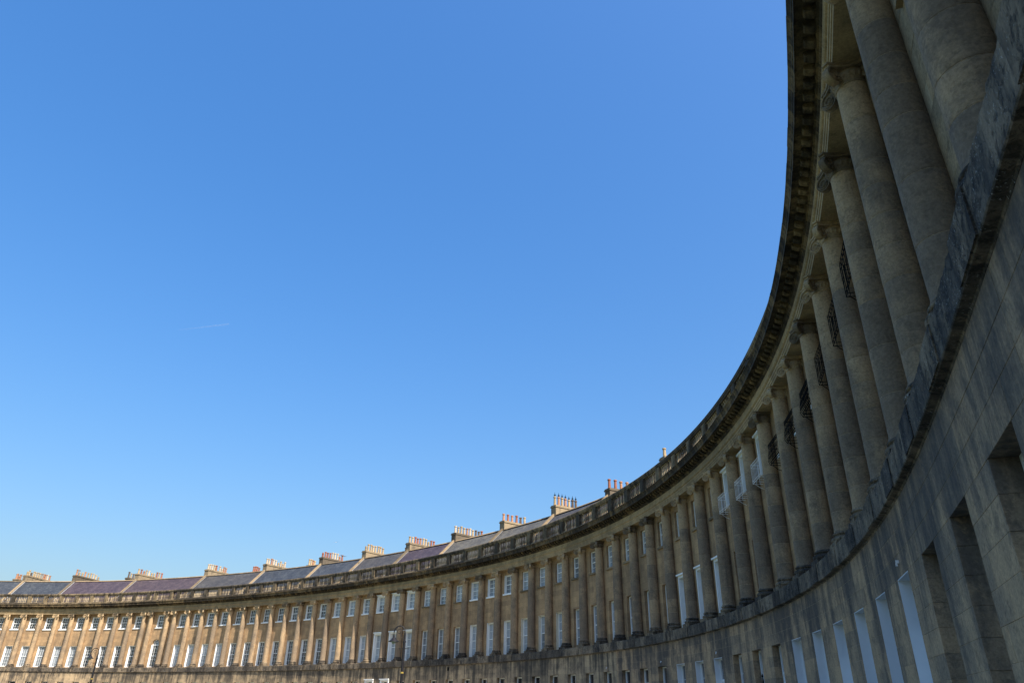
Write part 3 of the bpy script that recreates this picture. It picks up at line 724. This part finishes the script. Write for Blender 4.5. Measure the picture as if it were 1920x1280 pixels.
PM = (Rc(1)+Rc(2))/2
HOUSES = [
 (Lc(15), Lc(12), 'leftmost stone terraced house, cut off by the edge, under dark blue slates', dict(slate='blue', g1=('curtain','blind'), pots='orcoooc', clen=4.0, rear=(.5,'oooooo',.1))),
 (Lc(12), Lc(9), 'sunlit stone house with blue-grey slates and a long row of cream pots', dict(slate='dark', g1=('curtain','curtain','glass'), pots='ccdcccccoopo', clen=5.6)),
 (Lc(9), Lc(5), 'sunlit stone house with purple slates, left of the arched-window house', dict(slate='purple', g1=('curtain','curtain','glass'), pots='occoccpcc', clen=5.2, rear=(.55,'dcd',.25))),
 (Lc(5), PM, 'sunlit middle house of the terrace with paired columns round an arched window', dict(slate='plum', g1=('glass',), mid_arch=True, pots='crocpccrcr', clen=5.0, door_at=3)),
 (PM, Rc(6), 'sunlit stone house right of the arched-window house, pale blinds in its tall windows', dict(slate='grey', g1=('blind',), pots='pppcr-ppoo', rear=(.45,'rrrr',.05))),
 (Rc(6), Rc(10), 'half-sunlit stone house with dark windows below dark blue slates', dict(slate='dark', g1=('glass',), lin1='reveal', lin2=None, pots='ppoppccpp', rear=(.4,'ccoc',.2))),
 (Rc(10), Rc(13), 'house with dark windows and a row of red chimney pots', dict(slate='blue', g1=('glass',), pots='rrrrpppor', rear=(.5,'rdr',.05))),
 (Rc(13), Rc(16), 'house with pale blinds and yellow pots, its columns lit in thin spikes', dict(cols=2, slate='grey', g1=('blind',), g2=('blind','curtain'), pots='cccccccc', clen=3.1, rear=(.4,'dr',-.05))),
 (Rc(16), Rc(19), 'house with white hooded window surrounds on all floors behind the near lamp post', dict(cols=2, slate='purple', g1=('blind',), g2=('blind',), hood1=True, hood2=True, hoodg=True, lin1='white', pots='ccrrocccrr', clen=4.0)),
 (Rc(19), Rc(22), 'shaded house with a small black vent in its ground-floor wall', dict(cols=2, slate='pale', g1=('blind','curtain'), g2=('blind','curtain'), lin1=None, lin2=None, sill2='coping', pots='pcccopcddr', clen=4.1)),
 (Rc(22), Rc(25), 'shaded house with wide white upper window frames and a potted bush by its door', dict(cols=2, slate='pale', g1=('blind',), g2=('blind','curtain'), wide2=True, ling=None, lin1='white', pots='orordc', clen=3.1)),
 (Rc(25), Rc(28), 'shaded house whose chimney pots carry pointed cowls', dict(slate='grey', g1=('blind',), g2=('blind',), lin1='cream', lin2=None, sill2='coping', pots='COCOCDD', clen=2.8, cols=1)),
 (Rc(28), Rc(31), 'shaded house with plain sashes, third house left of the white balconettes', dict(slate='purple', g1=('blind','curtain'), g2=('blind','curtain'), lin1=None, lin2=None, sill2='coping', pots='rroo', clen=2.2, ctop=17.8, dlamp=True, cols=2)),
 (Rc(31), Rc(34), 'shaded house with unpainted ground-floor reveals, left of the white hooded windows', dict(near=1, slate='grey', g1=('curtain','glass'), g2=('glass','curtain'), lin1=None, lin2=None, sill2='coping', pots='cc', dlamp=True, cols=2)),
 (Rc(34), Rc(37), 'shaded house with white hooded first-floor windows only', dict(near=1, slate='blue', g1=('glass','curtain'), g2=('glass',), ling='reveal', hood1=True, lin1='white', lin2=None, sill2='coping', pots='cocro', dlamp=True, cols=2)),
 (Rc(37), Rc(40), 'shaded house with white iron balconettes under its upper windows', dict(near=1, slate='grey', g1=('glass',), g2=('glass','curtain'), lin1=None, hood2=True, lin2='white', sill2=None, balc=('white',0), pots='ccoor', cols=2)),
 (Rc(40), Rc(43), 'shaded house with ornate bellied black balconettes under its upper windows', dict(near=2, slate='grey', g1=('glass',), g2=('curtain',), lin1=None, ling='reveal', lin2='white', balc=('black',1), pots='ocrco')),
 (Rc(43), Rc(46), 'shaded house with straight black balconettes and white ground-floor reveals', dict(near=2, slate='blue', g1=('glass',), g2=('glass',), lin1=None, ling='reveal', lin2=None, sill2='coping', balc=('black',2), pots='occro', dlamp=True)),
 (Rc(46), Rc(49), 'near shaded house with sooty unpainted ground-floor window reveals', dict(near=2, up_stone=True, slate='grey', g1=('glass',), lin1=None, lin2=None, sill2='coping', pots='ccoc')),
 (Rc(49), Rc(52), 'nearest house at the right edge, only wall and one thick column showing', dict(near=2, up_stone=True, slate='grey', g1=('glass',), lin1=None, lin2=None, sill2='coping', pots='cooc')),
 (Rc(52), Rc(55), 'stone terraced house beside the viewer beyond the right edge', dict(slate='blue', g1=('glass',), pots='coco')),
]
HO = []
for i, (a, b, lab, kw) in enumerate(HOUSES):
    HO.append(build_house(a, b, lab, seed=i, **kw))

# small vent on the ground-floor wall of one house
hv = HO[9]; c = 51.24
vt = put('vent', box_mesh(('vent',), [(-.13,.13,-.012,.03,-.14,.14)]+[(-.12,.12,-.022,-.011,-.11+.06*k,-.08+.06*k) for k in range(4)], 'black'), hv, P(c, O_GW+.004, 4.68)-hv.location, T(c))

# ------------------------------------------------------------------ street lamps
def street_lamp(loc, rz, label, sc=1.0):
    r = bpy.data.objects.new('street_lamp', None); COL.objects.link(r); r.location = loc; r.rotation_euler = (0,0,rz); r.scale = (sc,)*3
    tag(r, label, 'street lamp', 'crook-necked street lamps along the lawn edge')
    m_ = MB(); m_.lathe([(.17,0),(.17,.5),(.15,.55),(.12,.62),(.085,1.1),(.07,1.2),(.066,3.1),(.06,4.55),(.075,4.56),(.075,4.64),(.05,4.66),(.042,5.0)], 12)
    m_.tube([(-.26,0,4.30),(.26,0,4.30)], .018, 6)
    put('post', m_.mesh('lamp_post', MS['lamp_iron'], 40), r)
    m_ = MB(); m_.lathe([(.067,3.20),(.078,3.21),(.078,3.26),(.067,3.27)], 12); put('gilded_band', m_.mesh('gilded_band', MS['gold'], 40), r)
    m_ = MB(); pts = [(0,0,4.95)]+[(-.27+.27*math.cos(t), 0, 5.02+.30*math.sin(t)) for t in np.linspace(0,math.pi,14)]+[(-.545,0,4.92),(-.53,0,4.86)]
    m_.tube(pts, .028, 8)
    m_.tube([(-.27+.15*math.cos(t)*(1-k/40), 0, 5.06+.15*math.sin(t)*(1-k/40)) for k, t in enumerate(np.linspace(-.6,6.2,24))], .014, 6)
    m_.tube([(0,0,4.62),(-.12,0,4.78),(-.2,0,4.95)], .014, 6)
    put('crook_arm', m_.mesh('crook_arm', MS['lamp_iron'], 40), r)
    m_ = MB(); m_.lathe([(.03,4.90),(.05,4.86),(.055,4.80),(.10,4.76),(.13,4.70),(.25,4.62),(.26,4.60),(.23,4.605),(.08,4.66)], 14, cx=-.53)
    ln = put('lantern', m_.mesh('lantern', MS['lamp_iron'], 40), r)
    m_ = MB(); m_.lathe([(.11,4.615),(.10,4.56),(.06,4.51),(.01,4.49)], 12, cx=-.53); put('glass_bowl', m_.mesh('glass_bowl', MS['curtain'], 40), ln)
    return r
lamp_dir = math.atan2(cr.y, cr.x)
street_lamp((62.86,-39.37,-.16), lamp_dir, 'dark crook-necked street lamp before the house with white hooded windows', 1.0)
street_lamp((30.9,-31.3,-.16), lamp_dir, 'dark crook-necked street lamp before the sunlit houses at far left', 1.0)

# ------------------------------------------------------------------ small things
def aerial(s, off, z, label):
    m_ = MB(); m_.tube([(0,0,0),(0,0,1.3)], .022, 5); m_.tube([(-.55,0,1.2),(.55,.1,1.25)], .015, 5)
    for k in range(7): x = -.5+k*.16; m_.tube([(x,-.22,1.2+.02*k/3),(x,.22,1.2+.02*k/3)], .011, 4)
    o = put('tv_aerial', m_.mesh('tv_aerial', MS['lead']), None, P(s, off, z), .6+s); tag(o, label, 'aerial', 'television aerials on the chimneys')
aerial(Rc(10)+.1, -7.5, 17.6, 'thin television aerial behind the row of red chimney pots')
aerial(Lc(9)+.1, -4.5, 17.6, 'thin television aerial on the chimney above the purple slates')
aerial(Lc(12)+.1, -7.5, 17.6, 'thin television aerial on the chimney with many cream pots')
aerial(Rc(25)-.4, -6.0, 17.2, 'low television aerial left of the cowled chimney pots')

def bush():
    s = Rc(24)+.55; r = bpy.data.objects.new('potted_bush', None); COL.objects.link(r); r.location = P(s, .85, .0)
    tag(r, 'clipped green bush in a pot by a doorway, only its tip showing', 'plant')
    m_ = MB(); m_.lathe([(.22,0),(.30,.5),(.33,.52),(.33,.6),(.26,.6),(.25,.55)], 14); put('pot', m_.mesh('pot', POTS['orange'], 40), r)
    m_ = MB(); m_.tube([(0,0,.5),(.02,.01,1.6),(0,0,2.9)], [.035,.03,.015], 7); put('trunk', m_.mesh('trunk', plain('bark', (.10,.07,.045), .9, .2, .3)), r)
    m_ = MB(); rr = random.Random(3)
    for k in range(900):
        z = rr.uniform(1.5,3.46); rad = .36*math.sin(math.pi*min(1,max(.06,(3.5-z)/2.0*.5)))**.8
        a = rr.uniform(0,6.28); q = Vector((math.cos(a), math.sin(a), 0))*rad*rr.uniform(.6,1.08); q.z = z
        d = Vector((rr.uniform(-1,1), rr.uniform(-1,1), rr.uniform(-.3,1))).normalized(); e = d.cross(Vector((rr.uniform(-1,1), rr.uniform(-1,1), .3))).normalized()
        m_.quad(q, q+d*.035+e*.018, q+d*.08, q+d*.035-e*.018)
    put('crown', m_.mesh('crown', plain('bay_leaf', (.05,.085,.03), .5, .4, .4, scale=20)), r)
bush()

def rail_arch():
    s = 97.9; r = bpy.data.objects.new('iron_lamp_bracket', None); COL.objects.link(r); r.location = P(s, 1.35, 0); r.rotation_euler = (0,0,T(s))
    tag(r, 'small black iron bracket with pointed top before a white door, lower right', 'bracket')
    m_ = MB()
    for x in (-.16,.16): m_.tube([(x,0,-.02),(x,0,2.1),(x*.75,0,2.35),(0,0,2.72)], .016, 6)
    put('frame', m_.mesh('frame', MS['black'], 40), r)
    m_ = MB(); m_.tube([(-.16,0,2.05),(.16,0,2.05)], .014, 6); m_.tube([(-.10,0,2.42),(.10,0,2.42)], .012, 6); put('cross_bar', m_.mesh('cross_bar', MS['black'], 40), r)
    m_ = MB(); m_.lathe([(.005,2.70),(.03,2.73),(.03,2.76),(.004,2.83)], 8); put('finial', m_.mesh('finial', MS['black'], 40), r)
rail_arch()

def gull():
    m_ = MB(); m_.tube([(-.20,0,0),(-.08,0,.01),(.06,0,.015),(.17,0,.03),(.23,0,.025)], [.015,.05,.055,.035,.008], 8)
    for sg in (-1,1):
        A = [(.08,sg*.03,.02),(.12,sg*.28,.10),(.05,sg*.60,.06)]; B = [(-.06,sg*.03,.015),(-.03,sg*.28,.09),(.0,sg*.60,.055)]
        for i in range(2):
            for dz in (0,.008): m_.quad(*[(p[0],p[1],p[2]+dz) for p in (A[i],A[i+1],B[i+1],B[i])])
    m_.quad((-.18,-.02,.0),(-.18,.02,.0),(-.30,.05,.0),(-.30,-.05,.0))
    for i_, v_ in enumerate(m_.v): m_.v[i_] = tuple(.45*q_ for q_ in v_)
    o = put('gull', m_.mesh('gull', plain('white_feather', (.75,.75,.74), .8, .2, .05), 50), None, (36.81,-12.56,16.19+3.2*0), 1.9)
    tag(o, 'tiny white gull flying above the slate roofs', 'bird')
gull()

# far vapour trail, nine kilometres up
m_ = MB(); A, B = Vector((-15400,11680,9002)), Vector((-13877,11950,9002)); pts = [A.lerp(B, i/16) for i in range(17)]
m_.tube([p+Vector((0,0,6*math.sin(i*1.7))) for i, p in enumerate(pts)], [4+17*(i/16)**.8 for i in range(17)], 8)
mm, n_, b_ = mat_new('vapour'); b_.inputs['Base Color'].default_value = (.9,.9,.9,1); b_.inputs['Roughness'].default_value = 1
b_.inputs['Alpha'].default_value = .05
tag(put('vapour_trail', m_.mesh('vapour_trail', mm, 60)), 'faint short white vapour trail high in the blue sky', 'vapour trail')
